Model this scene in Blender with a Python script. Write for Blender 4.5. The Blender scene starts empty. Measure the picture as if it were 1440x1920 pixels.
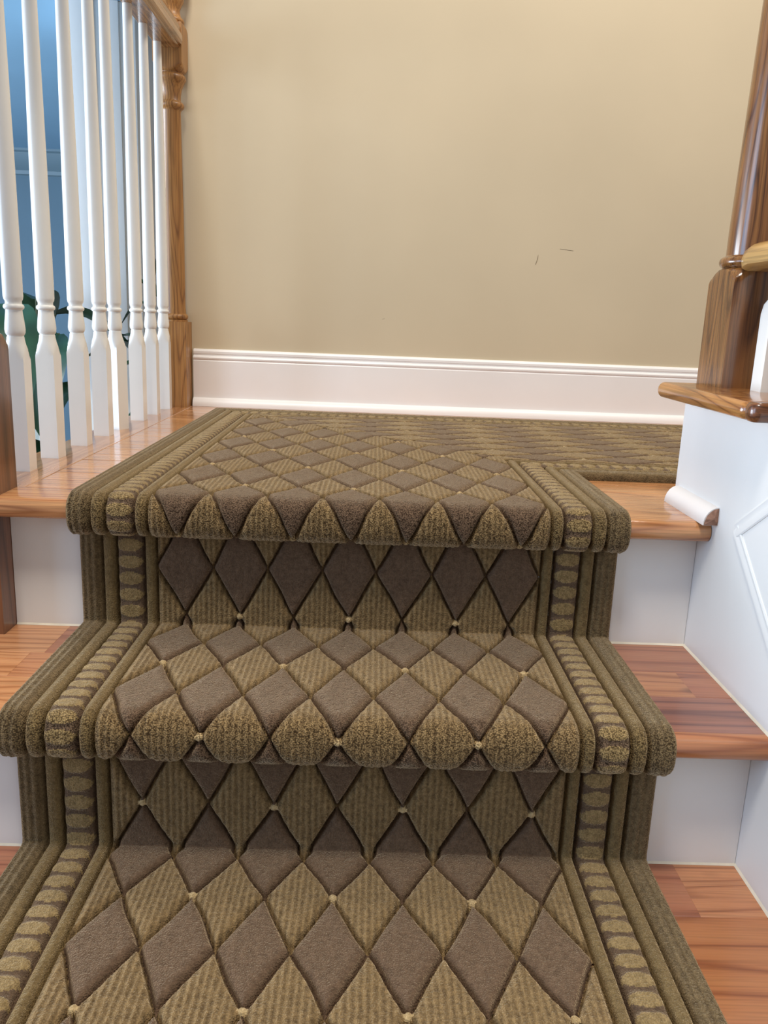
import bpy, bmesh, math, random
import numpy as np
from mathutils import Matrix, Vector

random.seed(7)
rng = np.random.default_rng(7)
scene = bpy.context.scene
COL = scene.collection

# ------------------------------------------------------------------ camera
F_PX, PITCH, YAW, ROLL = 1543.47, -0.2314, 0.0195, 0.0400
CAM = Vector((0.0232, -1.0477, 0.2467))
fw = Vector((math.sin(YAW) * math.cos(PITCH), math.cos(YAW) * math.cos(PITCH), math.sin(PITCH)))
ri = fw.cross(Vector((0, 0, 1))).normalized()
up = ri.cross(fw)
ri2 = math.cos(ROLL) * ri + math.sin(ROLL) * up
up2 = -math.sin(ROLL) * ri + math.cos(ROLL) * up
cd = bpy.data.cameras.new('camera')
cd.sensor_fit = 'HORIZONTAL'
cd.sensor_width = 36.0
cd.lens = F_PX * 36.0 / 1440.0
cd.clip_start = 0.02
cam = bpy.data.objects.new('camera', cd)
COL.objects.link(cam)
cam.matrix_world = Matrix(((ri2.x, up2.x, -fw.x, CAM.x), (ri2.y, up2.y, -fw.y, CAM.y),
                           (ri2.z, up2.z, -fw.z, CAM.z), (0, 0, 0, 1)))
scene.camera = cam

# ------------------------------------------------------------------ light
world = bpy.data.worlds.new('world')
scene.world = world
world.use_nodes = True
bg = world.node_tree.nodes['Background']
bg.inputs[0].default_value = (0.93, 0.95, 1.0, 1)
bg.inputs[1].default_value = 0.31


def area(name, loc, target, sx, sy, power, color):
    l = bpy.data.lights.new(name, 'AREA')
    l.shape = 'RECTANGLE'
    l.size, l.size_y, l.energy, l.color = sx, sy, power, color
    o = bpy.data.objects.new(name, l)
    COL.objects.link(o)
    o.location = loc
    o.rotation_euler = (Vector(target) - Vector(loc)).to_track_quat('-Z', 'Y').to_euler()
    return o


area('foyer_ceiling_light', (-0.45, -1.25, 3.4), (0.05, 1.0, 0.3), 0.8, 0.8, 102, (1.0, 0.95, 0.86))
area('landing_fill_light', (1.0, 0.55, 2.3), (0.0, 0.45, 0.0), 0.5, 0.5, 24, (1.0, 0.93, 0.82))  # unseen fill lamp, added to brighten the landing carpet
area('front_window', (-3.7, -1.6, 0.7), (0.45, -0.1, 0.0), 1.5, 2.0, 62, (0.48, 0.69, 1.0))
area('side_room_window', (-4.1, 0.7, 0.1), (0.4, 0.35, 0.1), 1.9, 1.5, 240, (0.76, 0.87, 1.0))

vs = scene.view_settings
vs.view_transform = 'Standard'
vs.look = 'None'
vs.gamma = 1.0
vs.use_curve_mapping = False
vs.exposure = 0.0


# ------------------------------------------------------------------ helpers
def lin(r, g, b):
    f = lambda c: (c / 255 / 12.92) if c / 255 <= 0.04045 else ((c / 255 + 0.055) / 1.055) ** 2.4
    return (f(r), f(g), f(b), 1)


def tag(o, label=None, cat=None, group=None, kind=None):
    if label: o['label'] = label
    if cat: o['category'] = cat
    if group: o['group'] = group
    if kind: o['kind'] = kind
    return o


def empty(name, loc=(0, 0, 0)):
    o = bpy.data.objects.new(name, None)
    o.empty_display_size = 0.05
    COL.objects.link(o)
    o.location = loc
    return o


def link(name, me, mat=None, parent=None, loc=(0, 0, 0), rot=(0, 0, 0)):
    o = bpy.data.objects.new(name, me)
    COL.objects.link(o)
    o.location = loc
    o.rotation_euler = rot
    if mat is not None and len(me.materials) == 0:
        me.materials.append(mat)
    if parent is not None:
        o.parent = parent
    return o


def smooth(me, ang=40):
    me.polygons.foreach_set('use_smooth', [True] * len(me.polygons))
    me.set_sharp_from_angle(angle=math.radians(ang))
    return me


def bm_mesh(bm, name, ang=35):
    bmesh.ops.recalc_face_normals(bm, faces=bm.faces[:])
    me = bpy.data.meshes.new(name)
    bm.to_mesh(me)
    bm.free()
    return smooth(me, ang)


def box_mesh(name, x0, x1, y0, y1, z0, z1, bev=0.0, seg=2):
    bm = bmesh.new()
    bmesh.ops.create_cube(bm, size=1)
    for v in bm.verts:
        v.co = Vector((x0 + (v.co.x + .5) * (x1 - x0), y0 + (v.co.y + .5) * (y1 - y0), z0 + (v.co.z + .5) * (z1 - z0)))
    if bev:
        bmesh.ops.bevel(bm, geom=bm.edges[:], offset=bev, segments=seg, affect='EDGES', profile=0.6)
    return bm_mesh(bm, name)


def box(name, ext, mat, parent=None, bev=0.0, seg=2):
    return link(name, box_mesh(name, *ext, bev, seg), mat, parent)


def prism_mesh(name, prof, axis, a0, a1, ang=30):
    """prof: list of 2D points, extruded along axis x|y|z between a0 and a1."""
    bm = bmesh.new()
    def P(p, a):
        if axis == 'x': return (a, p[0], p[1])
        if axis == 'y': return (p[0], a, p[1])
        return (p[0], p[1], a)
    A = [bm.verts.new(P(p, a0)) for p in prof]
    B = [bm.verts.new(P(p, a1)) for p in prof]
    n = len(prof)
    for i in range(n):
        bm.faces.new((A[i], A[(i + 1) % n], B[(i + 1) % n], B[i]))
    bm.faces.new(A)
    bm.faces.new(B[::-1])
    return bm_mesh(bm, name, ang)


def turned_mesh(name, prof, n=32, ang=38):
    """prof: (z, radius, half side of the square section or None)"""
    bm = bmesh.new()
    rings = []
    for z, R, a in prof:
        ring = []
        for k in range(n):
            th = 2 * math.pi * k / n
            c, s = math.cos(th), math.sin(th)
            r = R
            if a is not None:
                r = min(R, a / max(abs(c), abs(s)))
            ring.append(bm.verts.new((r * c, r * s, z)))
        rings.append(ring)
    for A, B in zip(rings, rings[1:]):
        for k in range(n):
            bm.faces.new((A[k], A[(k + 1) % n], B[(k + 1) % n], B[k]))
    bm.faces.new(rings[0][::-1])
    bm.faces.new(rings[-1])
    return bm_mesh(bm, name, ang)


# ------------------------------------------------------------------ materials
def newmat(name):
    m = bpy.data.materials.new(name)
    m.use_nodes = True
    nt = m.node_tree
    b = nt.nodes['Principled BSDF']
    return m, nt, b


def N(nt, typ, **kw):
    n = nt.nodes.new(typ)
    for k, v in kw.items():
        if k.startswith('i_'):
            key = k[2:]
            n.inputs[int(key) if key.isdigit() else key.replace('_', ' ')].default_value = v
        else:
            setattr(n, k, v)
    return n


def ramp(nt, stops):
    n = nt.nodes.new('ShaderNodeValToRGB')
    e = n.color_ramp.elements
    while len(e) < len(stops):
        e.new(0.5)
    for el, (p, c) in zip(e, stops):
        el.position = p
        el.color = c
    return n


def paint(name, col, rough=0.45, mottle=0.03, scale=3.0, bump=0.0, bscale=220, spec=0.4):
    m, nt, b = newmat(name)
    tc = N(nt, 'ShaderNodeTexCoord')
    nz = N(nt, 'ShaderNodeTexNoise', i_Scale=scale, i_Detail=4.0)
    nt.links.new(tc.outputs['Object'], nz.inputs['Vector'])
    c0 = tuple(c * (1 - mottle) for c in col[:3]) + (1,)
    c1 = tuple(min(1, c * (1 + mottle)) for c in col[:3]) + (1,)
    rp = ramp(nt, [(0.35, c0), (0.65, c1)])
    nt.links.new(nz.outputs['Fac'], rp.inputs['Fac'])
    nt.links.new(rp.outputs['Color'], b.inputs['Base Color'])
    b.inputs['Roughness'].default_value = rough
    b.inputs['Specular IOR Level'].default_value = spec
    if bump:
        n2 = N(nt, 'ShaderNodeTexNoise', i_Scale=bscale, i_Detail=2.0)
        nt.links.new(tc.outputs['Object'], n2.inputs['Vector'])
        bp = N(nt, 'ShaderNodeBump', i_Strength=bump, i_Distance=0.001)
        nt.links.new(n2.outputs['Fac'], bp.inputs['Height'])
        nt.links.new(bp.outputs['Normal'], b.inputs['Normal'])
    return m


def wood(name, light, mid, dark, axis='x', rings=26.0, rough=0.3, stretch=0.07, fine=0.5, knots=0.0, coat=0.3, warp=1.0):
    """oak / pine: growth-ring bands across the grain plus fine pores along it"""
    m, nt, b = newmat(name)
    L = nt.links.new
    tc = N(nt, 'ShaderNodeTexCoord')
    oi = N(nt, 'ShaderNodeObjectInfo')
    off = N(nt, 'ShaderNodeVectorMath', operation='SCALE')
    cmb = N(nt, 'ShaderNodeCombineXYZ')
    for k in range(3):
        mm = N(nt, 'ShaderNodeMath', operation='MULTIPLY', i_1=(3.7, 5.3, 2.9)[k])
        L(oi.outputs['Random'], mm.inputs[0])
        L(mm.outputs[0], cmb.inputs[k])
    add = N(nt, 'ShaderNodeVectorMath', operation='ADD')
    L(tc.outputs['Object'], add.inputs[0])
    L(cmb.outputs[0], add.inputs[1])
    mp = N(nt, 'ShaderNodeMapping')
    sc = [1.0, 1.0, 1.0]
    sc['xyz'.index(axis)] = stretch
    mp.inputs['Scale'].default_value = sc
    L(add.outputs[0], mp.inputs['Vector'])
    # warped ring field
    n1 = N(nt, 'ShaderNodeTexNoise', i_Scale=9.0 * warp, i_Detail=2.0, i_Roughness=0.45)
    L(mp.outputs[0], n1.inputs['Vector'])
    mul = N(nt, 'ShaderNodeMath', operation='MULTIPLY', i_1=rings)
    L(n1.outputs['Fac'], mul.inputs[0])
    fr = N(nt, 'ShaderNodeMath', operation='FRACT')
    L(mul.outputs[0], fr.inputs[0])
    rp = ramp(nt, [(0.0, dark), (0.16, mid), (0.55, light), (0.86, mid), (1.0, dark)])
    L(fr.outputs[0], rp.inputs['Fac'])
    # pores
    mp2 = N(nt, 'ShaderNodeMapping')
    sc2 = [420.0, 420.0, 420.0]
    sc2['xyz'.index(axis)] = 9.0
    mp2.inputs['Scale'].default_value = sc2
    L(add.outputs[0], mp2.inputs['Vector'])
    n2 = N(nt, 'ShaderNodeTexNoise', i_Scale=1.0, i_Detail=2.0)
    L(mp2.outputs[0], n2.inputs['Vector'])
    rp2 = ramp(nt, [(0.36, (1 - fine, 1 - fine, 1 - fine, 1)), (0.56, (1, 1, 1, 1))])
    L(n2.outputs['Fac'], rp2.inputs['Fac'])
    mx = N(nt, 'ShaderNodeMix', data_type='RGBA', blend_type='MULTIPLY', i_0=1.0)
    L(rp.outputs['Color'], mx.inputs[6])
    L(rp2.outputs['Color'], mx.inputs[7])
    # board-to-board tone and broad patches
    n3 = N(nt, 'ShaderNodeTexNoise', i_Scale=4.0, i_Detail=2.0)
    L(add.outputs[0], n3.inputs['Vector'])
    hs = N(nt, 'ShaderNodeHueSaturation')
    mr = N(nt, 'ShaderNodeMapRange', i_3=0.80, i_4=1.2)
    L(n3.outputs['Fac'], mr.inputs[0])
    L(mr.outputs[0], hs.inputs['Value'])
    L(mx.outputs[2], hs.inputs['Color'])
    out = hs.outputs['Color']
    if knots:
        vo = N(nt, 'ShaderNodeTexVoronoi', i_Scale=7.0)
        mp3 = N(nt, 'ShaderNodeMapping')
        sc3 = [1.0, 1.0, 1.0]
        sc3['xyz'.index(axis)] = 0.45
        mp3.inputs['Scale'].default_value = sc3
        L(add.outputs[0], mp3.inputs['Vector'])
        L(mp3.outputs[0], vo.inputs['Vector'])
        rk = ramp(nt, [(0.03, (1, 1, 1, 1)), (0.09, (0, 0, 0, 1))])
        L(vo.outputs['Distance'], rk.inputs['Fac'])
        mk = N(nt, 'ShaderNodeMix', data_type='RGBA', blend_type='MIX')
        mk.inputs[7].default_value = tuple(c * 0.45 for c in dark[:3]) + (1,)
        sk = N(nt, 'ShaderNodeMath', operation='MULTIPLY', i_1=knots)
        L(rk.outputs['Color'], sk.inputs[0])
        L(sk.outputs[0], mk.inputs[0])
        L(out, mk.inputs[6])
        out = mk.outputs[2]
    L(out, b.inputs['Base Color'])
    b.inputs['Roughness'].default_value = rough
    b.inputs['Coat Weight'].default_value = coat
    b.inputs['Coat Roughness'].default_value = 0.12
    bp = N(nt, 'ShaderNodeBump', i_Strength=0.12, i_Distance=0.0006)
    L(n2.outputs['Fac'], bp.inputs['Height'])
    L(bp.outputs['Normal'], b.inputs['Normal'])
    return m


def pile(name, ca, cb, rib=0.0, rib_w=0.0071, rib_axis=0, speck=0.35, streak=0.25):
    """cut-pile carpet; ca/cb low and high yarn tone; ribs run along the runner"""
    m, nt, b = newmat(name)
    L = nt.links.new
    uv = N(nt, 'ShaderNodeUVMap', uv_map='UVMap')
    at = N(nt, 'ShaderNodeAttribute', attribute_name='spread')
    tc = N(nt, 'ShaderNodeTexCoord')
    # tufts
    vo = N(nt, 'ShaderNodeTexVoronoi', i_Scale=600.0)
    L(tc.outputs['Object'], vo.inputs['Vector'])
    nz = N(nt, 'ShaderNodeTexNoise', i_Scale=160.0, i_Detail=5.0, i_Roughness=0.75)
    L(tc.outputs['Object'], nz.inputs['Vector'])
    # brushed streaks: patches leaning one way or another
    mp = N(nt, 'ShaderNodeMapping')
    mp.inputs['Scale'].default_value = (150.0, 38.0, 1.0)
    L(uv.outputs[0], mp.inputs['Vector'])
    ns = N(nt, 'ShaderNodeTexNoise', i_Scale=1.0, i_Detail=3.0)
    L(mp.outputs[0], ns.inputs['Vector'])
    fac = N(nt, 'ShaderNodeMapRange', i_1=0.3, i_2=0.7)
    L(nz.outputs['Fac'], fac.inputs[0])
    cur = fac.outputs[0]
    if streak:
        s1 = N(nt, 'ShaderNodeMath', operation='SUBTRACT', i_1=0.5)
        L(ns.outputs['Fac'], s1.inputs[0])
        s2 = N(nt, 'ShaderNodeMath', operation='MULTIPLY_ADD', i_1=streak * 2.2)
        L(s1.outputs[0], s2.inputs[0])
        L(cur, s2.inputs[2])
        cur = s2.outputs[0]
    height = None
    if rib:
        sx = N(nt, 'ShaderNodeSeparateXYZ')
        L(uv.outputs[0], sx.inputs[0])
        nw = N(nt, 'ShaderNodeMath', operation='MULTIPLY_ADD', i_1=0.004)
        L(ns.outputs['Fac'], nw.inputs[0])
        L(sx.outputs[rib_axis], nw.inputs[2])
        f = N(nt, 'ShaderNodeMath', operation='MULTIPLY', i_1=2 * math.pi / rib_w)
        L(nw.outputs[0], f.inputs[0])
        sn = N(nt, 'ShaderNodeMath', operation='SINE')
        L(f.outputs[0], sn.inputs[0])
        s3 = N(nt, 'ShaderNodeMath', operation='MULTIPLY_ADD', i_1=rib)
        L(sn.outputs[0], s3.inputs[0])
        L(cur, s3.inputs[2])
        cur = s3.outputs[0]
        height = sn.outputs[0]
    mix = N(nt, 'ShaderNodeMix', data_type='RGBA')
    mix.clamp_factor = True
    mix.inputs[6].default_value = ca
    mix.inputs[7].default_value = cb
    L(cur, mix.inputs[0])
    # yarn speckle: tuft middles lighter, gaps between them darker, stronger where the pile opens over an edge
    rs = ramp(nt, [(0.0, (1.9, 1.85, 1.7, 1)), (0.42, (1, 1, 1, 1)), (0.75, (0.27, 0.23, 0.19, 1))])
    dm = N(nt, 'ShaderNodeMath', operation='MULTIPLY', i_1=1.0)
    L(vo.outputs['Distance'], dm.inputs[0])
    L(dm.outputs[0], rs.inputs['Fac'])
    sp = N(nt, 'ShaderNodeMath', operation='MULTIPLY_ADD', i_1=0.9, i_2=speck)
    L(at.outputs['Fac'], sp.inputs[0])
    mm = N(nt, 'ShaderNodeMix', data_type='RGBA', blend_type='MULTIPLY')
    mm.clamp_factor = True
    L(sp.outputs[0], mm.inputs[0])
    L(mix.outputs[2], mm.inputs[6])
    L(rs.outputs['Color'], mm.inputs[7])
    L(mm.outputs[2], b.inputs['Base Color'])
    b.inputs['Roughness'].default_value = 0.95
    b.inputs['Specular IOR Level'].default_value = 0.15
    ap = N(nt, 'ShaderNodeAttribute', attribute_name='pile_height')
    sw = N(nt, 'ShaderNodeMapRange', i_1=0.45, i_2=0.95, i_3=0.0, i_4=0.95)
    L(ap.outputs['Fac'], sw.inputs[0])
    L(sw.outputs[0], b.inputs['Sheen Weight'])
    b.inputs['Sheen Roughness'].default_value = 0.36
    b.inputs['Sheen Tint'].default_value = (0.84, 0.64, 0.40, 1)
    hm = N(nt, 'ShaderNodeMath', operation='MULTIPLY_ADD', i_1=-1.1)
    L(vo.outputs['Distance'], hm.inputs[0])
    L(nz.outputs['Fac'], hm.inputs[2])
    hh = hm.outputs[0]
    if height is not None:
        h2 = N(nt, 'ShaderNodeMath', operation='MULTIPLY_ADD', i_1=0.45)
        L(height, h2.inputs[0])
        L(hh, h2.inputs[2])
        hh = h2.outputs[0]
    bp = N(nt, 'ShaderNodeBump', i_Strength=0.75, i_Distance=0.0014)
    L(hh, bp.inputs['Height'])
    L(bp.outputs['Normal'], b.inputs['Normal'])
    return m


M = {}
M['wall'] = paint('tan_wall_paint', lin(200, 183, 154), rough=0.62, mottle=0.035, scale=2.2, bump=0.05, spec=0.3)
M['white'] = paint('white_trim_paint', lin(232, 230, 226), rough=0.38, mottle=0.02, scale=6, bump=0.06, bscale=60)
M['white_base'] = paint('white_baseboard_paint', lin(236, 230, 226), rough=0.35, mottle=0.02, scale=5)
M['white_bal'] = paint('white_baluster_enamel', lin(244, 240, 232), rough=0.22, mottle=0.02, scale=9, spec=0.5)
M['caulk'] = paint('yellowed_caulk', lin(226, 216, 196), rough=0.5, mottle=0.08, scale=40)
M['blue_wall'] = paint('slate_blue_wall_paint', lin(90, 120, 138), rough=0.6, mottle=0.03)
M['blue_ceiling'] = paint('blue_ceiling_paint', lin(146, 192, 224), rough=0.6, mottle=0.02)
M['crown'] = paint('blue_grey_crown_paint', lin(112, 138, 152), rough=0.5)
M['raw'] = paint('raw_broken_wood', lin(150, 112, 92), rough=0.8, mottle=0.25, scale=120, bump=0.6, bscale=400)
M['leaf'] = paint('dark_green_leaf', lin(34, 68, 44), rough=0.35, mottle=0.3, scale=12)
M['stem'] = paint('brown_green_stem', lin(70, 76, 48), rough=0.6, mottle=0.2, scale=20)
M['pot'] = paint('blue_glazed_pot', lin(60, 74, 92), rough=0.25, mottle=0.1)
M['soil'] = paint('potting_soil', lin(48, 38, 30), rough=0.9, mottle=0.4, scale=60, bump=0.8)
M['dark_floor'] = wood('dark_lower_floor_wood', lin(92, 74, 66), lin(80, 62, 54), lin(58, 44, 38), 'y', rings=20)
M['oak_floor'] = wood('oak_floor_wood', lin(206, 150, 100), lin(196, 136, 88), lin(160, 102, 62), 'x', rings=22, rough=0.22, coat=0.5, fine=0.28)
M['oak_edge'] = wood('oak_edge_wood', lin(206, 150, 104), lin(194, 136, 90), lin(160, 102, 64), 'y', rings=22, rough=0.22, coat=0.5, fine=0.28)
M['pine_red'] = wood('reddish_pine_wood', lin(172, 112, 80), lin(166, 104, 74), lin(140, 82, 56), 'x', rings=13, rough=0.28, knots=0.9, coat=0.4, fine=0.2)
M['pine_light'] = wood('light_pine_wood', lin(204, 146, 100), lin(198, 137, 92), lin(162, 104, 64), 'x', rings=20, rough=0.28, knots=0.9, coat=0.4, fine=0.2)
M['pine_mid'] = wood('mid_pine_wood', lin(190, 130, 88), lin(184, 122, 82), lin(150, 92, 58), 'x', rings=20, rough=0.28, knots=0.9, coat=0.4, fine=0.2)
M['pine_orange'] = wood('orange_pine_wood', lin(184, 120, 74), lin(178, 112, 68), lin(144, 82, 46), 'x', rings=11, rough=0.28, knots=0.7, coat=0.4, fine=0.18)
M['pine_purple'] = wood('dark_stained_pine_wood', lin(160, 104, 82), lin(152, 97, 77), lin(112, 70, 60), 'x', rings=8, rough=0.26, knots=0.5, coat=0.45, fine=0.2)
M['oak_post'] = wood('oak_newel_wood', lin(140, 94, 50), lin(128, 82, 42), lin(84, 48, 22), 'z', rings=34, rough=0.25, coat=0.6, fine=0.4, stretch=0.1)
M['oak_post_pale'] = wood('pale_oak_newel_wood', lin(176, 126, 70), lin(168, 117, 63), lin(134, 88, 46), 'z', rings=24, rough=0.42, coat=0.12, fine=0.35, stretch=0.08)
M['oak_post_red'] = wood('reddish_oak_post_wood', lin(132, 84, 54), lin(120, 74, 46), lin(84, 48, 28), 'z', rings=18, rough=0.3, coat=0.4, fine=0.35)
M['oak_rail'] = wood('oak_handrail_wood', lin(168, 122, 72), lin(156, 108, 62), lin(110, 70, 38), 'y', rings=16, rough=0.25, coat=0.6, fine=0.35)
M['oak_cap'] = wood('oak_cap_wood', lin(178, 122, 66), lin(166, 108, 56), lin(120, 70, 34), 'y', rings=20, rough=0.25, coat=0.6, fine=0.3, stretch=0.2)
M['oak_cap_end'] = wood('oak_cap_end_wood', lin(128, 78, 44), lin(116, 68, 38), lin(76, 42, 24), 'x', rings=30, rough=0.3, coat=0.5, fine=0.4)
M['oak_stub'] = wood('honey_oak_rail_wood', lin(200, 158, 96), lin(190, 146, 86), lin(150, 106, 56), 'y', rings=18, rough=0.28, coat=0.4, fine=0.3)

M['dark_pile'] = pile('brown_pile', lin(84, 65, 50), lin(118, 94, 74), speck=0.2, streak=0.3)
M['light_pile'] = pile('olive_gold_ribbed_pile', lin(96, 76, 50), lin(152, 125, 86), rib=0.24, speck=0.3, streak=0.22)
M['band_pile'] = pile('olive_ribbed_border_pile', lin(82, 67, 46), lin(128, 107, 76), rib=0.2, rib_w=0.0085, speck=0.32, streak=0.25)
M['cord_pile'] = pile('olive_cord_pile', lin(96, 78, 50), lin(136, 113, 75), speck=0.22, streak=0.25)
M['ground_pile'] = pile('dark_taupe_border_pile', lin(82, 65, 52), lin(114, 92, 72), speck=0.22, streak=0.3)
M['oval_pile'] = pile('gold_oval_pile', lin(118, 97, 63), lin(168, 142, 98), speck=0.35, streak=0.3)
M['dot_pile'] = pile('cream_knot_pile', lin(160, 134, 92), lin(212, 184, 138), speck=0.3, streak=0.0)

# ------------------------------------------------------------------ dimensions
H1, H2, H3 = 0.19, 0.186, 0.19
ZT = [0.0, -H1, -H1 - H2, -H1 - H2 - H3]
RUN, OV, NT = 0.2312, 0.0437, 0.028
W = 0.369                 # half width of the runner
YB = 0.278                # near edge of the turned part of the runner
D = 1.171                 # face of the back wall
XR = 0.478                # face of the white wall on the right
ZLOW = -1.36

# ------------------------------------------------------------------ walls, ceiling, floors
wb = box('wall_back', (-0.53, 2.4, D, D + 0.12, ZLOW, 3.7), M['wall'])
tag(wb, 'plain tan painted wall behind the landing', 'wall', kind='structure')

# small scuffs on the wall paint
M['scuff'] = paint('dark_scuff', lin(118, 104, 82), rough=0.8)
for pts, wd in (([(0.438, 0.420), (0.4375, 0.411), (0.433, 0.396)], 0.0016), ([(0.493, 0.437), (0.528, 0.434)], 0.0007), ([(0.042, 0.243), (0.047, 0.2445)], 0.003)):
    bm = bmesh.new()
    row = []
    for i_, (x_, z_) in enumerate(pts):
        w_ = wd * (1.0 if i_ else 0.35) / 2
        row.append((bm.verts.new((x_ - w_, D - 0.0004, z_)), bm.verts.new((x_ + w_, D - 0.0004, z_ + 0.0006)), bm.verts.new((x_, D + 0.0002, z_ - 0.0003))))
    for A_, B_ in zip(row, row[1:]):
        for q_ in range(3):
            bm.faces.new((A_[q_], A_[(q_ + 1) % 3], B_[(q_ + 1) % 3], B_[q_]))
    link('scuff_mark', bm_mesh(bm, 'scuff_mark'), M['scuff'], wb)

# baseboard with moulded top and shoe
prof = [(D, 0.0), (D - 0.012, 0.0), (D - 0.012, 0.118), (D - 0.0105, 0.1205), (D - 0.0125, 0.1235), (D - 0.013, 0.127),
        (D - 0.0115, 0.130), (D - 0.0075, 0.132), (D - 0.0075, 0.135), (D - 0.009, 0.1375), (D - 0.009, 0.143), (D - 0.006, 0.1475), (D, 0.149)]
bb = link('baseboard_back', prism_mesh('baseboard_back', prof, 'x', -0.452, 2.4, 20), M['white_base'])
tag(bb, 'white moulded baseboard along the tan wall', 'baseboard', kind='structure')
q = [(D - 0.012, 0.0)] + [(D - 0.012 - 0.016 * math.cos(t), 0.022 * math.sin(t)) for t in np.linspace(0, math.pi / 2, 8)]
link('shoe_moulding', prism_mesh('shoe', q, 'x', -0.452, 2.4, 50), M['white_base'], bb)

# right white wall (knee wall under the oak cap, running down beside the steps)
wr = box('wall_right', (XR, 0.60, -1.5, 0.148, ZLOW, 0.149), M['white'])
tag(wr, 'white painted panelled wall beside the steps', 'wall', kind='structure')
# raised panel moulding on it: two mitred bars meeting in a corner
def bar(p0, p1, wd, th, nm):
    d = Vector((0, p1[0] - p0[0], p1[1] - p0[1])).normalized()
    n = Vector((0, -d.z, d.y))
    bm = bmesh.new()
    secs = []
    for p, e in ((p0, 0), (p1, 0)):
        P = Vector((XR, p[0], p[1]))
        s = []
        for a, b in ((-.5, 0), (-.5, .45), (-.36, .8), (-.2, .45), (.0, .55), (.2, 1.0), (.42, .9), (.5, .5), (.5, 0)):
            s.append(bm.verts.new(P + n * a * wd + Vector((-b * th, 0, 0))))
        secs.append(s)
    A, B = secs
    k = len(A)
    for i in range(k):
        bm.faces.new((A[i], A[(i + 1) % k], B[(i + 1) % k], B[i]))
    bm.faces.new(A[::-1])
    bm.faces.new(B)
    return link(nm, bm_mesh(bm, nm, 20), M['white'], wr)
bar((-0.068, 0.008), (-0.26, 0.205 - 0.07), 0.020, 0.0022, 'panel_moulding')
bar((-0.068, 0.010), (-0.75, -0.55), 0.018, 0.0022, 'panel_moulding')
# caulk lines where steps meet the wall
for k in (1, 2):
    c = [(XR, ZT[k]), (XR - 0.002, ZT[k]), (XR, ZT[k] + 0.003)]
    link('caulk_line', prism_mesh('caulk', c, 'y', -k * RUN + 0.01, -(k - 1) * RUN + OV, 60), M['caulk'], wr)

# shoe moulding on the landing against the white wall, its near end snapped off
sm = [(XR, 0.0)] + [(XR - 0.019 * math.cos(t), 0.024 * math.sin(t)) for t in np.linspace(0, math.pi / 2, 9)]
so = link('quarter_round_moulding', prism_mesh('quarter_round', sm, 'y', -0.012, 0.135, 50), M['white_base'])
tag(so, 'short white quarter round moulding with a snapped end on the oak landing', 'moulding')
bm = bmesh.new()
ctr = bm.verts.new((XR - 0.006, -0.0155, 0.009))
rim = []
for p in sm[1:] + [sm[0]]:
    rim.append(bm.verts.new((p[0] + (0.001 if p[0] < XR else 0), -0.0122 - random.uniform(0, 0.002), max(0.0005, p[1] - 0.001))))
for i in range(len(rim)):
    bm.faces.new((ctr, rim[i], rim[(i + 1) % len(rim)]))
tag(link('broken_end', bm_mesh(bm, 'broken_end', 10), M['raw'], so), 'raw brown broken end')

# ---- left room beyond the balusters
wf = box('wall_far', (-4.3, 0.6, 4.0, 4.1, ZLOW, 1.10), M['blue_wall'])
tag(wf, 'slate blue wall of the room beyond the balusters', 'wall', kind='structure')
wl = box('wall_left', (-4.4, -4.3, -2.5, 4.1, ZLOW, 1.10), M['blue_wall'])
tag(wl, 'slate blue side wall of the room beyond the balusters', 'wall', kind='structure')
cl = box('ceiling', (-4.4, -0.56, 0.6, 4.1, 1.09, 1.14), M['blue_ceiling'])
tag(cl, 'blue painted ceiling of the room beyond the balusters', 'ceiling', kind='structure')
cp = [(4.0, 1.09), (3.90, 1.09), (3.90, 1.078), (3.915, 1.07), (3.93, 1.04), (3.96, 1.005), (3.985, 0.985), (3.988, 0.965), (4.0, 0.96)]
tr = link('trim_1', prism_mesh('crown', cp, 'x', -4.3, -0.45, 20), M['crown'])
tag(tr, 'blue grey crown moulding under the blue ceiling', 'moulding', kind='structure')
fl = box('floor_lower', (-4.4, -0.56, -2.5, 4.1, ZLOW - 0.1, ZLOW), M['dark_floor'])
tag(fl, 'dark wooden floor of the room below the balusters', 'floor', kind='structure')

ff = box('floor_foyer', (-0.56, 3.0, -5.0, -0.9, ZLOW - 0.1, ZLOW), M['dark_floor'])
tag(ff, 'dark wooden foyer floor at the foot of the steps', 'floor', kind='structure')

# white cased column in that room
colm = box('column_core', (-0.883, -0.690, 1.56, 1.90, ZLOW, 1.09), M['white'], bev=0.004)
colm.name = 'wall_column'
tag(colm, 'white cased wall end seen between the white balusters', 'wall', kind='structure')
box('casing', (-0.883, -0.805, 1.545, 1.56, ZLOW, 1.09), M['white'], colm, bev=0.003)
box('casing', (-0.805, -0.735, 1.553, 1.56, ZLOW, 1.09), M['white'], colm, bev=0.003)

# ------------------------------------------------------------------ landing floor of single planks
floor = box('floor', (-0.56, 2.4, 0.0625, D, -0.10, -0.0195), M['oak_floor'])
tag(floor, 'oak plank landing floor', 'floor', kind='structure')


def bullnose_prof(y0, y1, zt, th, n=10):
    r = th / 2
    pts = [(y1, zt), (y1, zt - th)]
    for t in np.linspace(-math.pi / 2, math.pi / 2, n):
        pts.append((y0 + r - r * math.cos(t), zt - r + r * math.sin(t)))
    return pts


def plank_mesh(x0, x1, y0, y1, zt, th=0.019):
    """plank with eased long edges"""
    e = 0.0009
    pr = [(y0, zt - th), (y1, zt - th), (y1, zt - e), (y1 - e, zt), (y0 + e, zt), (y0, zt - e)]
    return prism_mesh('plank', pr, 'x', x0, x1, 20)


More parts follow.
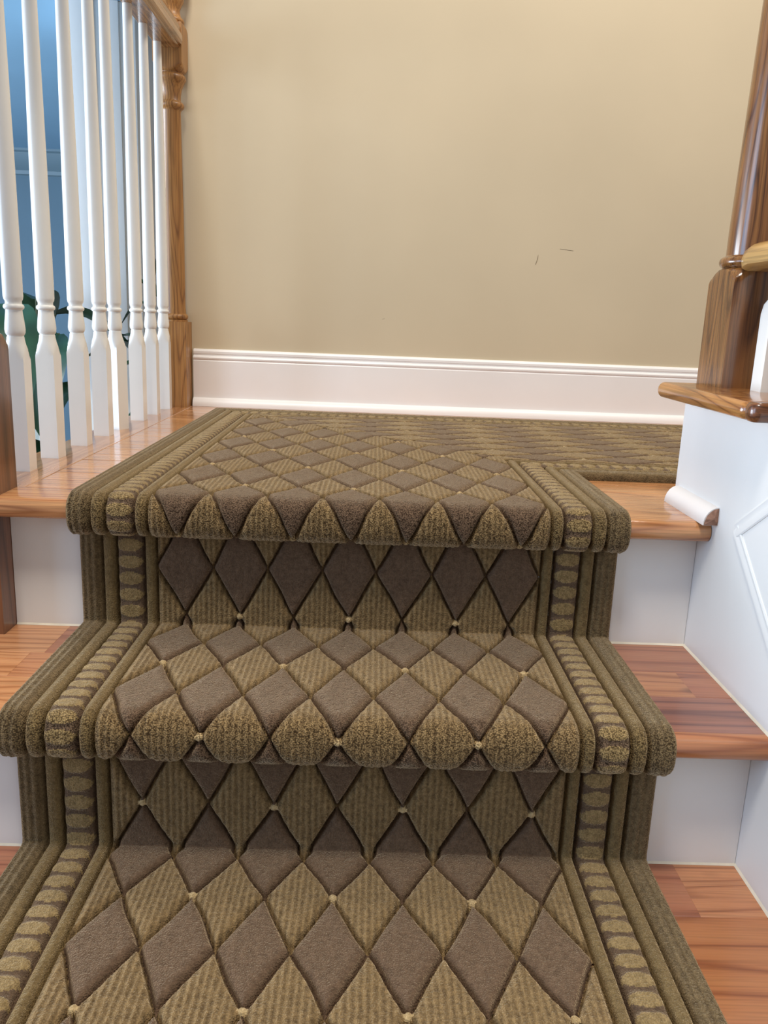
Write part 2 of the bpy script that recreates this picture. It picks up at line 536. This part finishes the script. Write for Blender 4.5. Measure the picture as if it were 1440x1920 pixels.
nose = link('nosing_board', prism_mesh('nosing', bullnose_prof(0.0, 0.072, 0, NT), 'x', -0.60, XR - 0.001, 40), M['oak_floor'], floor)
y = 0.0725
k = 0
while y < D - 0.002:
    y2 = min(y + 0.0572, D)
    xs = [-0.4515, [0.62, 0.05, 0.98, 0.30][k % 4], 1.9] if y2 > 0.15 else [-0.4515, XR - 0.001]
    if y2 > 0.15:
        for a, b in zip(xs, xs[1:]):
            link('plank', plank_mesh(a + 0.0002, b - 0.0002, y + 0.0003, y2 - 0.0003, random.uniform(-0.0004, 0)), M['oak_floor'], floor)
    else:
        link('plank', plank_mesh(xs[0], xs[1], y + 0.0003, y2 - 0.0003, 0), M['oak_floor'], floor)
    y = y2
    k += 1
eb = [(-0.548, -0.019), (-0.4525, -0.019), (-0.4525, -0.0008), (-0.4533, 0.0), (-0.545, 0.0), (-0.553, -0.004), (-0.556, -0.0095), (-0.553, -0.015)]
link('edge_board', prism_mesh('edge_board', eb, 'y', 0.0725, D - 0.001, 30), M['oak_edge'], floor)

# ------------------------------------------------------------------ the steps
st = empty('staircase', (0, 0, ZT[3]))
tag(st, 'pine and oak steps with white painted risers under the patterned runner', 'staircase')
def child(o, parent):
    o.parent = parent
    o.matrix_parent_inverse = parent.matrix_world.inverted()
    return o
bpy.context.view_layer.update()
for k in range(3):
    zlo = ZT[k + 1]
    r_ = box('riser', (-0.4625 if k == 0 else -0.60, XR - 0.0005, -k * RUN + OV, -k * RUN + OV + 0.018, zlo - 0.02, ZT[k] - NT + 0.001), M['white'])
    child(r_, st)
    # little caulk/paint line at the foot
    link('caulk_line', prism_mesh('caulk', [(-k * RUN + OV, zlo), (-k * RUN + OV - 0.0018, zlo), (-k * RUN + OV, zlo + 0.0025)], 'x', -0.4625 if k == 0 else -0.60, XR - 0.001, 60), M['caulk'])
for o in list(COL.objects):
    if o.name.startswith('caulk_line') and o.parent is None:
        child(o, st)

# treads: nosing piece + glued boards
def tread(k, boards, nose_mat):
    y0 = -k * RUN
    yb = -(k - 1) * RUN + OV
    z = ZT[k]
    nd = boards[0]
    t = link('tread', prism_mesh('tread_nosing', bullnose_prof(y0, y0 + nd, z, NT), 'x', -0.60, XR - 0.001, 40), nose_mat)
    child(t, st)
    yy = y0 + nd
    for d, segs in boards[1:]:
        for x0, x1, m in segs:
            b = link('board', plank_mesh(x0, x1, yy + 0.0001, min(yy + d, yb) - 0.0001, z + random.uniform(-0.0002, 0), NT), m)
            child(b, t)
        yy += d
P = M
tread(1, [0.018, (0.090, [(-0.60, -0.1, P['pine_light']), (-0.1, XR - 0.001, P['pine_purple'])]),
          (0.072, [(-0.60, -0.405, P['pine_light']), (-0.405, 0.432, P['pine_mid']), (0.432, XR - 0.001, P['pine_red'])]),
          (0.10, [(-0.60, -0.388, P['pine_light']), (-0.388, XR - 0.001, P['pine_red'])])], M['pine_orange'])
tread(2, [0.02, (0.165, [(-0.60, XR - 0.001, P['pine_orange'])]),
          (0.10, [(-0.60, 0.402, P['pine_red']), (0.402, XR - 0.001, P['pine_mid'])])], M['pine_orange'])
tread(3, [0.02, (0.26, [(-0.60, XR - 0.001, P['pine_red'])])], M['pine_orange'])
# wide stage under the lowest tread, out of the frame
box('step_base', (-0.60, XR - 0.002, -0.9, -0.45, ZLOW, ZT[3] - NT), M['white'])
child(bpy.data.objects['step_base'], st)

# ------------------------------------------------------------------ oak cap on the white wall
capz0, capz1 = 0.149, 0.171
def rounded_slab(name, x0, x1, y0, y1, z0, z1, rc, n=7, nose=0.8):
    """slab with a bullnosed rim and rounded corners"""
    r = (z1 - z0) / 2
    bm = bmesh.new()
    rings = []
    for t in np.linspace(-math.pi / 2, math.pi / 2, 9):
        ins = r * nose * (1 - math.cos(t))
        z = (z0 + z1) / 2 + r * math.sin(t)
        ring = []
        for cx_, cy_, a0 in ((x1 - rc, y1 - rc, 0), (x0 + rc, y1 - rc, 90), (x0 + rc, y0 + rc, 180), (x1 - rc, y0 + rc, 270)):
            for k in range(n):
                th = math.radians(a0 + 90 * k / (n - 1))
                ring.append(bm.verts.new((cx_ + (rc - ins) * math.cos(th), cy_ + (rc - ins) * math.sin(th), z)))
        rings.append(ring)
    m = len(rings[0])
    for A, B in zip(rings, rings[1:]):
        for k in range(m):
            bm.faces.new((A[k], A[(k + 1) % m], B[(k + 1) % m], B[k]))
    bm.faces.new(rings[0][::-1])
    bm.faces.new(rings[-1])
    return bm_mesh(bm, name, 50)


cap = link('wall_cap', rounded_slab('wall_cap', 0.443, 0.642, -0.118, 0.182, capz0, capz1, 0.014), M['oak_cap'])
tag(cap, 'bullnosed honey oak cap board on the white wall under the newel post', 'cap board')
tag(link('end_return', rounded_slab('end_return', 0.444, 0.642, -0.141, -0.112, capz0, capz1 + 0.0002, 0.0115, 7, 0.5), M['oak_cap_end'], cap), 'darker end piece of the cap')

# ------------------------------------------------------------------ newel posts
a = 0.0345
RC = a * 1.45


def newel_right(z0, a):
    sh = 0.142          # square block height
    RC = a * 1.45
    pr = [(0, RC, a), (sh * 0.4, RC, a), (sh - 0.002, RC, a), (sh + 0.002, a * 1.39, a), (sh + 0.007, a * 1.3, a), (sh + 0.0125, a * 1.16, a), (sh + 0.0165, a * 1.03, a), (sh + 0.018, a * 0.95, None),
          (sh + 0.019, a * 0.93, None)]
    zc = sh + 0.0265
    for t in np.linspace(-1.35, 1.35, 9):
        pr.append((zc + 0.008 * math.sin(t), 0.0335 + 0.009 * math.cos(t) - 0.001, None))
    pr += [(zc + 0.009, 0.0335, None), (zc + 0.012, 0.0335, None), (zc + 0.04, 0.0335, None), (zc + 0.3, 0.0285, None), (zc + 0.55, 0.0235, None)]
    zt = zc + 0.55
    for t in np.linspace(-1.3, 1.3, 7):
        pr.append((zt + 0.010 + 0.008 * math.sin(t), 0.0245 + 0.006 * math.cos(t), None))
    pr += [(zt + 0.02, 0.024, None), (zt + 0.05, 0.031, None), (zt + 0.06, 0.0335, None), (zt + 0.061, RC, a), (zt + 0.17, RC, a), (zt + 0.171, 0.033, None), (zt + 0.2, 0.03, None)]
    return pr


nr = link('newel_post', turned_mesh('newel_right', newel_right(0, 0.0385), 40), M['oak_post'], None, (0.5375, 0.1290, capz1), (0, 0, math.radians(3)))
tag(nr, 'turned oak newel post standing on the oak wall cap', 'newel post')

# far post against the tan wall
pr = [(0, RC, a), (0.21, RC, a), (0.2165, RC, a), (0.217, 0.0315, None), (0.221, 0.0315, None)]
for t in np.linspace(-1.3, 1.3, 7):
    pr.append((0.2295 + 0.0075 * math.sin(t), 0.0255 + 0.0075 * math.cos(t), None))
pr += [(0.240, 0.0275, None), (0.252, 0.0265, None), (0.35, 0.0265, None), (0.5, 0.0255, None), (0.715, 0.0225, None)]
for t in np.linspace(-1.3, 1.3, 9):
    pr.append((0.7285 + 0.008 * math.sin(t), 0.0235 + 0.0075 * math.cos(t), None))
pr += [(0.740, 0.0235, None), (0.752, 0.0235, None), (0.766, 0.026, None), (0.778, 0.0315, None)]
for t in np.linspace(-0.8, 1.4, 8):
    pr.append((0.789 + 0.009 * math.sin(t), 0.0285 + 0.0075 * math.cos(t), None))
pr += [(0.800, 0.030, None), (0.804, 0.0345, None), (0.808, a * 1.15, a), (0.814, a * 1.32, a), (0.820, RC, a), (0.900, RC, a), (0.905, a * 1.36, a), (0.908, 0.033, None)]
for t in np.linspace(-1.2, 1.3, 7):
    pr.append((0.914 + 0.007 * math.sin(t), 0.0265 + 0.0075 * math.cos(t), None))
pr += [(0.926, 0.026, None), (0.937, 0.0235, None), (0.948, 0.028, None), (0.957, 0.033, None), (0.966, 0.034, None), (0.985, 0.040, None), (1.01, 0.042, None), (1.04, 0.034, None), (1.06, 0.016, None), (1.066, 0.004, None)]
nf = link('newel_post', turned_mesh('newel_far', pr, 40), M['oak_post_pale'], None, (-0.4915, D - 0.0355, 0.0), (0, 0, math.radians(90)))
tag(nf, 'turned oak newel post set against the tan wall at the rail end', 'newel post')

# near post at the landing edge, rising from the step below
al = 0.0345
pz = -H1
pr = [(0, al * 1.45, al)] + [(0.19 + z, R_, s_) for z, R_, s_ in [(0.0, al * 1.45, al), (0.186, al * 1.45, al), (0.192, al * 1.40, al), (0.200, al * 1.3, al), (0.206, al * 1.16, al), (0.210, al, al), (0.212, 0.03, None), (0.22, 0.034, None), (0.228, 0.034, None), (0.236, 0.029, None), (0.27, 0.029, None), (0.6, 0.024, None), (0.9, 0.022, None)]]
nn = link('newel_post', turned_mesh('newel_near', pr, 40), M['oak_post_red'], None, (-0.4975, 0.0385, pz))
tag(nn, 'reddish brown oak newel post at the landing nosing beside the first baluster', 'newel post')

# ------------------------------------------------------------------ balusters
b_ = 0.0148


def baluster_profile(top, rt=0.0094):
    pr = [(0, b_ * 1.45, b_), (0.160, b_ * 1.45, b_), (0.166, b_ * 1.40, b_), (0.173, b_ * 1.26, b_), (0.181, b_ * 1.08, b_), (0.188, b_ * 0.93, b_), (0.195, b_ * 0.84, None), (0.1985, 0.0122, None),
          (0.1990, 0.0115, None), (0.2005, 0.0115, None), (0.2015, 0.0126, None), (0.2045, 0.0139, None), (0.2095, 0.0144, None), (0.219, 0.0136, None), (0.233, 0.0119, None), (0.2365, 0.0117, None)]
    for t in np.linspace(-1.35, 1.35, 7):
        pr.append((0.2415 + 0.0042 * math.sin(t), 0.0108 + 0.0038 * math.cos(t), None))
    pr += [(0.2468, 0.0115, None), (0.2495, 0.0115, None), (0.2525, 0.0132, None), (0.2565, 0.0139, None), (0.30, 0.0138, None), (0.45, 0.0130, None), (0.65, 0.0111, None), (top, rt, None)]
    return pr


bal_me = turned_mesh('baluster', baluster_profile(0.853), 32)
bal_me.materials.append(M['white_bal'])
BY = [0.1953, 0.3153, 0.451, 0.5774, 0.672, 0.826, 0.9435, 1.064]
twist = [2, -3, 1, 0, -24, -1, 1, 3]
where = ['beside the near reddish newel post, first of the row', 'second of the row from the near reddish newel post', 'third of the row from the near reddish newel post',
         'fourth of the row from the near reddish newel post', 'turned askew in its row, one face catching bright window light', 'third of the row from the newel post at the tan wall',
         'second of the row from the newel post at the tan wall', 'beside the newel post at the tan wall, last of the row']
for i, (yy, tw) in enumerate(zip(BY, twist)):
    o = link('baluster', bal_me, None, None, (-0.5045, yy, 0.0), (0, 0, math.radians(tw)))
    tag(o, 'turned white baluster ' + where[i], 'baluster', 'white balusters of the landing rail')

# short rail stub and baluster on the right cap
rb = turned_mesh('short_baluster', [(0, b_ * 1.45, b_), (0.10, b_ * 1.45, b_), (0.112, b_ * 1.2, b_), (0.118, 0.0135, None), (0.13, 0.0145, None), (0.165, 0.012, None)], 32)
o = link('baluster', rb, M['white_bal'], None, (0.5455, 0.048, capz1))
tag(o, 'white baluster on the oak wall cap against the newel post', 'baluster')
sec = []
for t in np.linspace(0, math.pi, 11):
    sec.append((0.541 - 0.036 * math.cos(t), 0.345 + 0.019 * math.sin(t) ** 0.7 if t not in (0,) else 0.345))
sec = [(0.507, 0.334), (0.5045, 0.345)] + sec[1:-1] + [(0.5775, 0.345), (0.575, 0.334), (0.566, 0.329), (0.516, 0.329)]
bm = bmesh.new()
secs = []
for yv, scl, dz in ((0.0935, 0.90, -0.004), (0.086, 0.96, -0.002), (0.070, 1.0, 0), (-0.02, 1.0, 0.0), (-0.16, 1.0, -0.02), (-0.30, 1.0, -0.06)):
    secs.append([bm.verts.new((0.541 + (x - 0.541) * scl, yv, 0.336 + (z - 0.336) * scl + dz)) for x, z in sec])
n = len(sec)
for A, B in zip(secs, secs[1:]):
    for i in range(n):
        bm.faces.new((A[i], A[(i + 1) % n], B[(i + 1) % n], B[i]))
bm.faces.new(secs[0])
bm.faces.new(secs[-1][::-1])
o = link('handrail', bm_mesh(bm, 'rail_stub', 40), M['oak_stub'])
tag(o, 'pale honey oak handrail butting against the newel post over the wall cap', 'handrail')

# ------------------------------------------------------------------ landing handrail
cx = -0.4885
hr = [(-0.024, 0.848), (0.024, 0.848), (0.0265, 0.850), (0.0265, 0.8535), (0.031, 0.856), (0.034, 0.862), (0.0335, 0.874), (0.0295, 0.884), (0.030, 0.892), (0.026, 0.902), (0.014, 0.909), (0, 0.911)]
hr = hr + [(-x, z) for x, z in hr[-2:1:-1]]
rail = link('handrail', prism_mesh('handrail', [(cx + x, z) for x, z in hr], 'y', 0.0725, D - 0.0355 - a + 0.001, 24), M['oak_rail'])
tag(rail, 'oak handrail over the white balusters running to the tan wall', 'handrail')

# ------------------------------------------------------------------ plants beyond the balusters
def leaf_mesh(name, ln, wd, droop, fold=0.25, n=9):
    bm = bmesh.new()
    rows = []
    for i in range(n + 1):
        t = i / n
        w = wd * math.sin(math.pi * min(1, t * 0.97 + 0.03)) ** 0.75 * (1 - 0.25 * t)
        zc = -droop * ln * t * t
        rows.append([bm.verts.new((s * w / 2, ln * t, zc + abs(s) * w * fold * (1 - 0.4 * t) + 0.006 * math.sin(5 * t + s))) for s in (-1, -0.5, 0, 0.5, 1)])
    for A, B in zip(rows, rows[1:]):
        for k in range(4):
            bm.faces.new((A[k], A[k + 1], B[k + 1], B[k]))
    me = bm_mesh(bm, name, 60)
    return me


def tube_mesh(name, pts, r0, r1, n=8):
    bm = bmesh.new()
    rings = []
    for i, p in enumerate(pts):
        t = (Vector(pts[min(i + 1, len(pts) - 1)]) - Vector(pts[max(i - 1, 0)])).normalized()
        u = t.orthogonal().normalized()
        v = t.cross(u)
        r = r0 + (r1 - r0) * i / (len(pts) - 1)
        rings.append([bm.verts.new(Vector(p) + r * (math.cos(6.2832 * k / n) * u + math.sin(6.2832 * k / n) * v)) for k in range(n)])
    for A, B in zip(rings, rings[1:]):
        for k in range(n):
            bm.faces.new((A[k], A[(k + 1) % n], B[(k + 1) % n], B[k]))
    bm.faces.new(rings[0][::-1])
    bm.faces.new(rings[-1])
    return bm_mesh(bm, name, 60)


def plant(loc, h, leaves, label, trunk_r=0.012, ps=1.0):
    p = empty('potted_plant', loc)
    tag(p, label, 'plant')
    potp = [(0, 0.11, None), (0.01, 0.12, None), (0.2, 0.155, None), (0.26, 0.165, None), (0.28, 0.165, None), (0.28, 0.15, None), (0.25, 0.148, None)]
    potp = [(z, r * ps, q) for z, r, q in potp]
    pt = link('pot', turned_mesh('pot', potp, 28), M['pot'], p)
    link('soil', turned_mesh('soil', [(0.24, 0.1465 * ps, None), (0.256, 0.12 * ps, None), (0.262, 0.03 * ps, None)], 28), M['soil'], p)
    pts = [(0.02 * math.sin(3 * t), 0.015 * math.cos(4 * t), 0.25 + (h - 0.25) * t) for t in np.linspace(0, 1, 10)]
    link('stem', tube_mesh('stem', pts, trunk_r, trunk_r * 0.6), M['stem'], p)
    for (dx, dy, dz, az, el, ln, wd, dr, roll) in leaves:
        root = Vector((0.02, 0, dz - 0.06))
        tip = Vector((dx, dy, dz))
        mid = (root + tip) / 2 + Vector((0, 0, 0.02))
        lf = link('leaf', leaf_mesh('leaf', ln, wd, dr), M['leaf'], p, (dx, dy, dz), (math.radians(el), math.radians(roll), math.radians(az)))
        link('leaf_stalk', tube_mesh('leaf_stalk', [root, mid, tip], 0.005, 0.003, 6), M['stem'], p)
    return p


LV = []
z0 = -ZLOW
# (dx, dy, height, azimuth, elevation, length, width, droop, roll)
LV += [(0.10, -0.06, z0 + 0.17, 170, -40, 0.26, 0.17, 0.5, 0), (-0.02, -0.10, z0 + 0.23, 200, -20, 0.24, 0.16, 0.6, 15),
       (0.02, -0.05, z0 + 0.12, 150, -55, 0.28, 0.17, 0.4, -10), (-0.12, -0.05, z0 + 0.22, 230, -10, 0.24, 0.15, 0.7, 20),
       (-0.10, -0.08, z0 + 0.10, 210, -45, 0.26, 0.16, 0.5, 0), (0.12, -0.02, z0 + 0.03, 140, -50, 0.25, 0.15, 0.4, -15),
       (-0.02, -0.08, z0 - 0.02, 180, -60, 0.25, 0.16, 0.4, 0), (0.0, 0.05, z0 + 0.26, 20, 10, 0.22, 0.14, 0.8, 0),
       (-0.1, 0.06, z0 + 0.16, 70, 0, 0.22, 0.14, 0.8, 0), (0.06, 0.03, z0 + 0.22, 300, 5, 0.24, 0.15, 0.7, 0),
       (0.05, -0.09, z0 - 0.12, 165, -60, 0.24, 0.15, 0.4, 0)]
plant((-0.93, 1.30, ZLOW), z0 + 0.22, LV, 'tall broad leaved dark green plant behind the white balusters')
LV2 = []
for i in range(9):
    zz = z0 - 0.10 + 0.06 * i
    LV2.append((0.02 * math.cos(i * 2.4), 0.03 * math.sin(i * 2.4), zz, i * 137.5, -10, 0.085 + 0.02 * (i % 3), 0.032, 0.5, 0))
LV2 += [(-0.03, -0.02, z0 + 0.165, 90, -4, 0.10, 0.05, 0.1, 0), (-0.02, -0.02, z0 + 0.15, 80, -8, 0.17, 0.05, 0.12, 0), (-0.01, -0.03, z0 + 0.10, 120, -20, 0.15, 0.05, 0.3, 0)]
plant((-0.635, 1.40, ZLOW), z0 + 0.44, LV2, 'slender small leaved plant close by the far newel post', 0.007, 0.5)

# ------------------------------------------------------------------ the stair runner
T = 0.0135
HD = 0.1545              # diamond length along the runner
DW = 0.0752              # diamond width
FIELD = 3.5 * DW         # half width of the diamond field
E_OUT, E_C2, E_OV, E_C1 = 0.0325, 0.0510, 0.0885, 0.1055   # distances from the edge where the bands end
OVP = 0.0236


def outer_curve():
    """outer (pile top) curve of the runner, from the back of the landing down: y, z, spread"""
    pts = []
    def seg(a, b, d, sp=0.0):
        n = max(2, int(math.hypot(b[0] - a[0], b[1] - a[1]) / d))
        for t in np.linspace(0, 1, n, endpoint=False):
            pts.append((a[0] + (b[0] - a[0]) * t, a[1] + (b[1] - a[1]) * t, sp))
    y = YB + 2 * W
    for k in range(3):
        zt = ZT[k] + T
        y0 = -k * RUN
        R = 0.0305
        cy, cz = y0 - 0.0145 + R, zt - R
        d = 0.0017
        if k == 0:
            seg((y, zt), (0.45, zt), 0.0026)
            seg((0.45, zt), (cy, zt), 0.0019)
        else:
            seg((y, zt), (cy, zt), 0.0015 if k == 1 else 0.0014)
        for t in np.linspace(0, math.pi, 62 if k < 2 else 40, endpoint=False):
            # flattened front
            e = 0.86
            sy = math.copysign(abs(math.sin(t)) ** e, math.sin(t))
            cz_ = math.copysign(abs(math.cos(t)) ** e, math.cos(t))
            pts.append((cy - R * sy, cz + R * cz_, max(0, math.sin(t)) ** 0.7))
        yr = y0 + OV - 0.0122
        zl = ZT[k + 1] + T
        seg((cy, cz - R), (yr, cz - R), 0.002)
        seg((yr, cz - R), (yr, zl), 0.0016 if k < 2 else 0.003)
        y = yr
    seg((y, ZT[3] + T), (-0.80, ZT[3] + T), 0.005)
    pts.append((-0.80, ZT[3] + T, 0))
    return np.array(pts)


def height_field(u, v, al, wob=0.0):
    """u across (metres), v along (diamond units), al along (metres) -> pile height, region code arrays"""
    e = W - np.abs(u)
    side = np.where(u < 0, 0, 1)
    p = (u + FIELD) / DW
    qv = v
    p_ = p + 0.012 * np.sin(qv * 5.3 + p * 1.7) + 0.008 * np.sin(qv * 13.1 + p * 3.1)
    q_ = qv + 0.006 * np.sin(p * 7.9 + qv * 2.0)
    A = p_ + q_ - 0.5
    B = p_ - q_ - 0.5
    grad = math.sqrt(1 / DW ** 2 + 1 / HD ** 2)
    dA = np.abs(A - np.round(A)) / grad
    dB = np.abs(B - np.round(B)) / grad
    dl = np.minimum(dA, dB)
    field = e > E_C1
    # band boundaries (grooves)
    db = np.full_like(u, 9.0)
    for b in (E_OUT - 0.001, E_C2, E_OV, E_C1):
        db = np.minimum(db, np.abs(e - b))
    d = np.where(field, np.minimum(dl, db), db)
    hgt = T - 0.0088 * np.exp(-(d / 0.0022) ** 2) - 0.0020 * np.exp(-(d / 0.0062) ** 2)
    # dots: flush knots that fill the groove crossings
    n = np.round(q_)
    k = np.floor(p_)
    isdot = (np.mod(k + n, 2) == 1)
    ddot = np.hypot((p_ - k - 0.5) * DW, (q_ - n) * HD * 0.9)
    dotm = field & isdot & (ddot < 0.0046) & (k >= 0) & (k <= 6)
    hd = T - 0.0008 - 0.004 * (ddot / 0.0050) ** 4
    hgt = np.where(dotm, hd, hgt)
    # ovals stand a little proud of their ground
    inov = (e > E_C2) & (e <= E_OV)
    oc = (e - 0.5 * (E_C2 + E_OV)) / 0.0172
    on = np.round(al / OVP)
    ov = (al - on * OVP) / 0.0092
    orad = oc ** 2 + ov ** 2
    oval = inov & (orad < 1.0)
    hgt = np.where(inov, hgt - 0.0018 * np.clip(orad - 0.7, 0, 1), hgt)
    # cords are rounded
    cc1 = (e > E_OV) & (e <= E_C1)
    cc2 = (e > E_OUT) & (e <= E_C2)
    # ribs in the light diamonds and the outer band
    ci = np.floor(A)
    cj = np.floor(B)
    dark = np.mod(ci - cj, 2) == 1
    hgt = np.where(field & ~dark & ~dotm, hgt + 0.0004 * np.sin(u * 2 * math.pi / 0.0071), hgt)
    hgt = np.where(e < E_OUT - 0.003, hgt + 0.0005 * np.sin(u * 2 * math.pi / 0.0085), hgt)
    # rounded outer edges
    t = np.clip(e / 0.008, 0, 1)
    hgt = hgt * np.sqrt(np.clip(1 - (1 - t) ** 2, 0, 1))
    # pile unevenness
    hgt = hgt + (wob * rng.normal(size=u.shape) if wob else 0)
    # region code
    code = np.full(u.shape, 0, dtype=np.int64)
    code = np.where(e <= E_OUT, 1 + side, code)
    code = np.where(cc2, 3 + side, code)
    code = np.where(inov, 5 + side, code)
    code = np.where(cc1, 7 + side, code)
    code = np.where(oval, 100000 + (on.astype(np.int64) + 5000) * 2 + side, code)
    code = np.where(field, 1000000 + (ci.astype(np.int64) + 500) * 1000 + (cj.astype(np.int64) + 500), code)
    code = np.where(dotm, 5000000 + (n.astype(np.int64) + 500) * 1000 + k.astype(np.int64), code)
    return hgt, code


runner = empty('stair_runner', (0, 0, 0))
tag(runner, 'olive and brown carved diamond pattern carpet runner on the steps and landing', 'carpet runner')
NAMES = {1: ('ribbed_border', 'band_pile'), 3: ('cord_stripe', 'cord_pile'), 5: ('oval_band', 'ground_pile'), 7: ('cord_stripe', 'cord_pile')}


def build_grid(co, code_f, uv, spread, quads, pile_h, tagmerge=None):
    """split a quad grid into one mesh per pattern piece"""
    order = np.argsort(code_f, kind='stable')
    cs = code_f[order]
    cuts = np.flatnonzero(np.diff(cs)) + 1
    for idx in np.split(order, cuts):
        c = int(code_f[idx[0]])
        if len(idx) < 4:
            continue
        if c >= 5000000: nm, mt = 'knot_dot', 'dot_pile'
        elif c >= 1000000:
            ci, cj = (c - 1000000) // 1000 - 500, (c - 1000000) % 1000 - 500
            nm, mt = ('dark_diamond', 'dark_pile') if (ci - cj) % 2 == 1 else ('light_diamond', 'light_pile')
        elif c >= 100000: nm, mt = 'oval', 'oval_pile'
        else: nm, mt = NAMES[c - 1 + (c % 2)] if c % 2 == 0 else NAMES[c]
        if tagmerge and c == 99999: nm, mt = 'oval_row', 'oval_pile'
        qd = quads[idx]
        vid, inv = np.unique(qd.ravel(), return_inverse=True)
        me = bpy.data.meshes.new(nm)
        nv, nf = len(vid), len(idx)
        me.vertices.add(nv)
        me.vertices.foreach_set('co', co[vid].astype(np.float32).ravel())
        me.loops.add(nf * 4)
        me.loops.foreach_set('vertex_index', inv.astype(np.int32).ravel())
        me.polygons.add(nf)
        me.polygons.foreach_set('loop_start', np.arange(0, nf * 4, 4, dtype=np.int32))
        me.polygons.foreach_set('use_smooth', np.ones(nf, dtype=bool))
        ul = me.uv_layers.new(name='UVMap')
        ul.data.foreach_set('uv', uv[vid][inv].astype(np.float32).ravel())
        at = me.attributes.new('spread', 'FLOAT', 'POINT')
        at.data.foreach_set('value', spread[vid].astype(np.float32))
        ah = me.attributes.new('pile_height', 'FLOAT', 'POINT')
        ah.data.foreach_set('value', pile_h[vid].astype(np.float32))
        me.update(calc_edges=True)
        me.materials.append(M[mt])
        o = bpy.data.objects.new(nm, me)
        COL.objects.link(o)
        o.parent = runner
        if c == 99999: o['kind'] = 'stuff'


def us_array(d):
    core = np.arange(-W + 0.009, W - 0.009, d)
    edge = np.array([0, 0.00015, 0.0006, 0.0014, 0.0026, 0.0042, 0.0062, 0.0078])
    return np.unique(np.concatenate([-W + edge, core, W - edge]))


# --- part A: down the steps
cur = outer_curve()
dy = np.gradient(cur[:, 0])
dz = np.gradient(cur[:, 1])
ln = np.hypot(dy, dz) + 1e-12
ny, nz_ = dz / ln, -dy / ln          # outward normal for a path running towards -y
ds = np.r_[0, np.hypot(np.diff(cur[:, 0]), np.diff(cur[:, 1]))]
s = np.cumsum(ds)


def s_near(y, z):
    return s[np.argmin((cur[:, 0] - y) ** 2 + (cur[:, 1] - z) ** 2)]


anch = [(s_near(0.086 + 0.157 * j, T), -j) for j in range(5, -1, -1)]
anch += [(s_near(0.030, T), 0.5), (s_near(0.004, -0.0455), 1), (s_near(0.0315, -0.096), 1.5), (s_near(0.0315, -0.165), 2), (s_near(-0.093, -0.1765), 3), (s_near(-0.172, -0.1765), 3.5), (s_near(-0.2455, -0.2), 4), (s_near(-0.1995, -0.310), 5),
         (s_near(-0.277, -0.3625), 6), (s_near(-0.43, -0.3625), 7)]
sa, va = np.array([q[0] for q in anch]), np.array([q[1] for q in anch], float)
vv = np.interp(s, sa, va)
vv = np.where(s < sa[0], va[0] - (sa[0] - s) / 0.157, vv)
vv = np.where(s > sa[-1], va[-1] + (s - sa[-1]) / HD, vv)
us = us_array(0.0017)
U, V = np.meshgrid(us, vv)
AL = np.repeat(s[:, None], len(us), 1)
hgt, code = height_field(U, V, AL, 0.00018)
off = T - hgt
Y = cur[:, 0][:, None] - ny[:, None] * off
Z = cur[:, 1][:, None] - nz_[:, None] * off
co = np.stack([U, Y, Z], -1).reshape(-1, 3)
nr_, nc_ = U.shape
ii, jj = np.meshgrid(np.arange(nr_ - 1), np.arange(nc_ - 1), indexing='ij')
q0 = (ii * nc_ + jj).ravel()
quads = np.stack([q0, q0 + nc_, q0 + nc_ + 1, q0 + 1], -1)
# region of each face at its centre
Uc = (U[:-1, :-1] + U[1:, 1:]) / 2
Vc = (V[:-1, :-1] + V[1:, 1:]) / 2
Ac = (AL[:-1, :-1] + AL[1:, 1:]) / 2
_, cf = height_field(Uc, Vc, Ac)
yc = (np.repeat(cur[:-1, 0][:, None], nc_ - 1, 1) + np.repeat(cur[1:, 0][:, None], nc_ - 1, 1)) / 2
keep = (Uc + yc < W + YB).ravel()
uvA = np.stack([U, AL], -1).reshape(-1, 2)
spA = np.repeat(cur[:, 2][:, None], nc_, 1).ravel()
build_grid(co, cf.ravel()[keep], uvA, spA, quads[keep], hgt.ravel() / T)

# --- part B: turned to the right along the tan wall, mitred to part A
al = np.arange(-W - 0.002, 1.28, 0.0026)
us = us_array(0.0024)
AL, U = np.meshgrid(al, us, indexing='ij')
V = AL / HD + 0.35
hgt, code = height_field(U, V, AL, 0.00025)
X, Y = AL, YB + W + U
sd = (X + Y - (W + YB))                       # distance to the mitre
Z = hgt - 0.0035 * np.exp(-(sd / 0.004) ** 2)
co = np.stack([X, Y, Z], -1).reshape(-1, 3)
nr_, nc_ = U.shape
ii, jj = np.meshgrid(np.arange(nr_ - 1), np.arange(nc_ - 1), indexing='ij')
q0 = (ii * nc_ + jj).ravel()
quads = np.stack([q0, q0 + nc_, q0 + nc_ + 1, q0 + 1], -1)
Uc = (U[:-1, :-1] + U[1:, 1:]) / 2
Vc = (V[:-1, :-1] + V[1:, 1:]) / 2
Ac = (AL[:-1, :-1] + AL[1:, 1:]) / 2
_, cf = height_field(Uc, Vc, Ac)
cf = np.where((cf >= 100000) & (cf < 1000000), 99999, cf)
keep = (Ac + YB + W + Uc > W + YB - 0.0015).ravel()
uvB = np.stack([U, AL], -1).reshape(-1, 2)


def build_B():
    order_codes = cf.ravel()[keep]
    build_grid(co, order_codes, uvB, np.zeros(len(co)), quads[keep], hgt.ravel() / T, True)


NAMES[99999] = ('oval_row', 'oval_pile')
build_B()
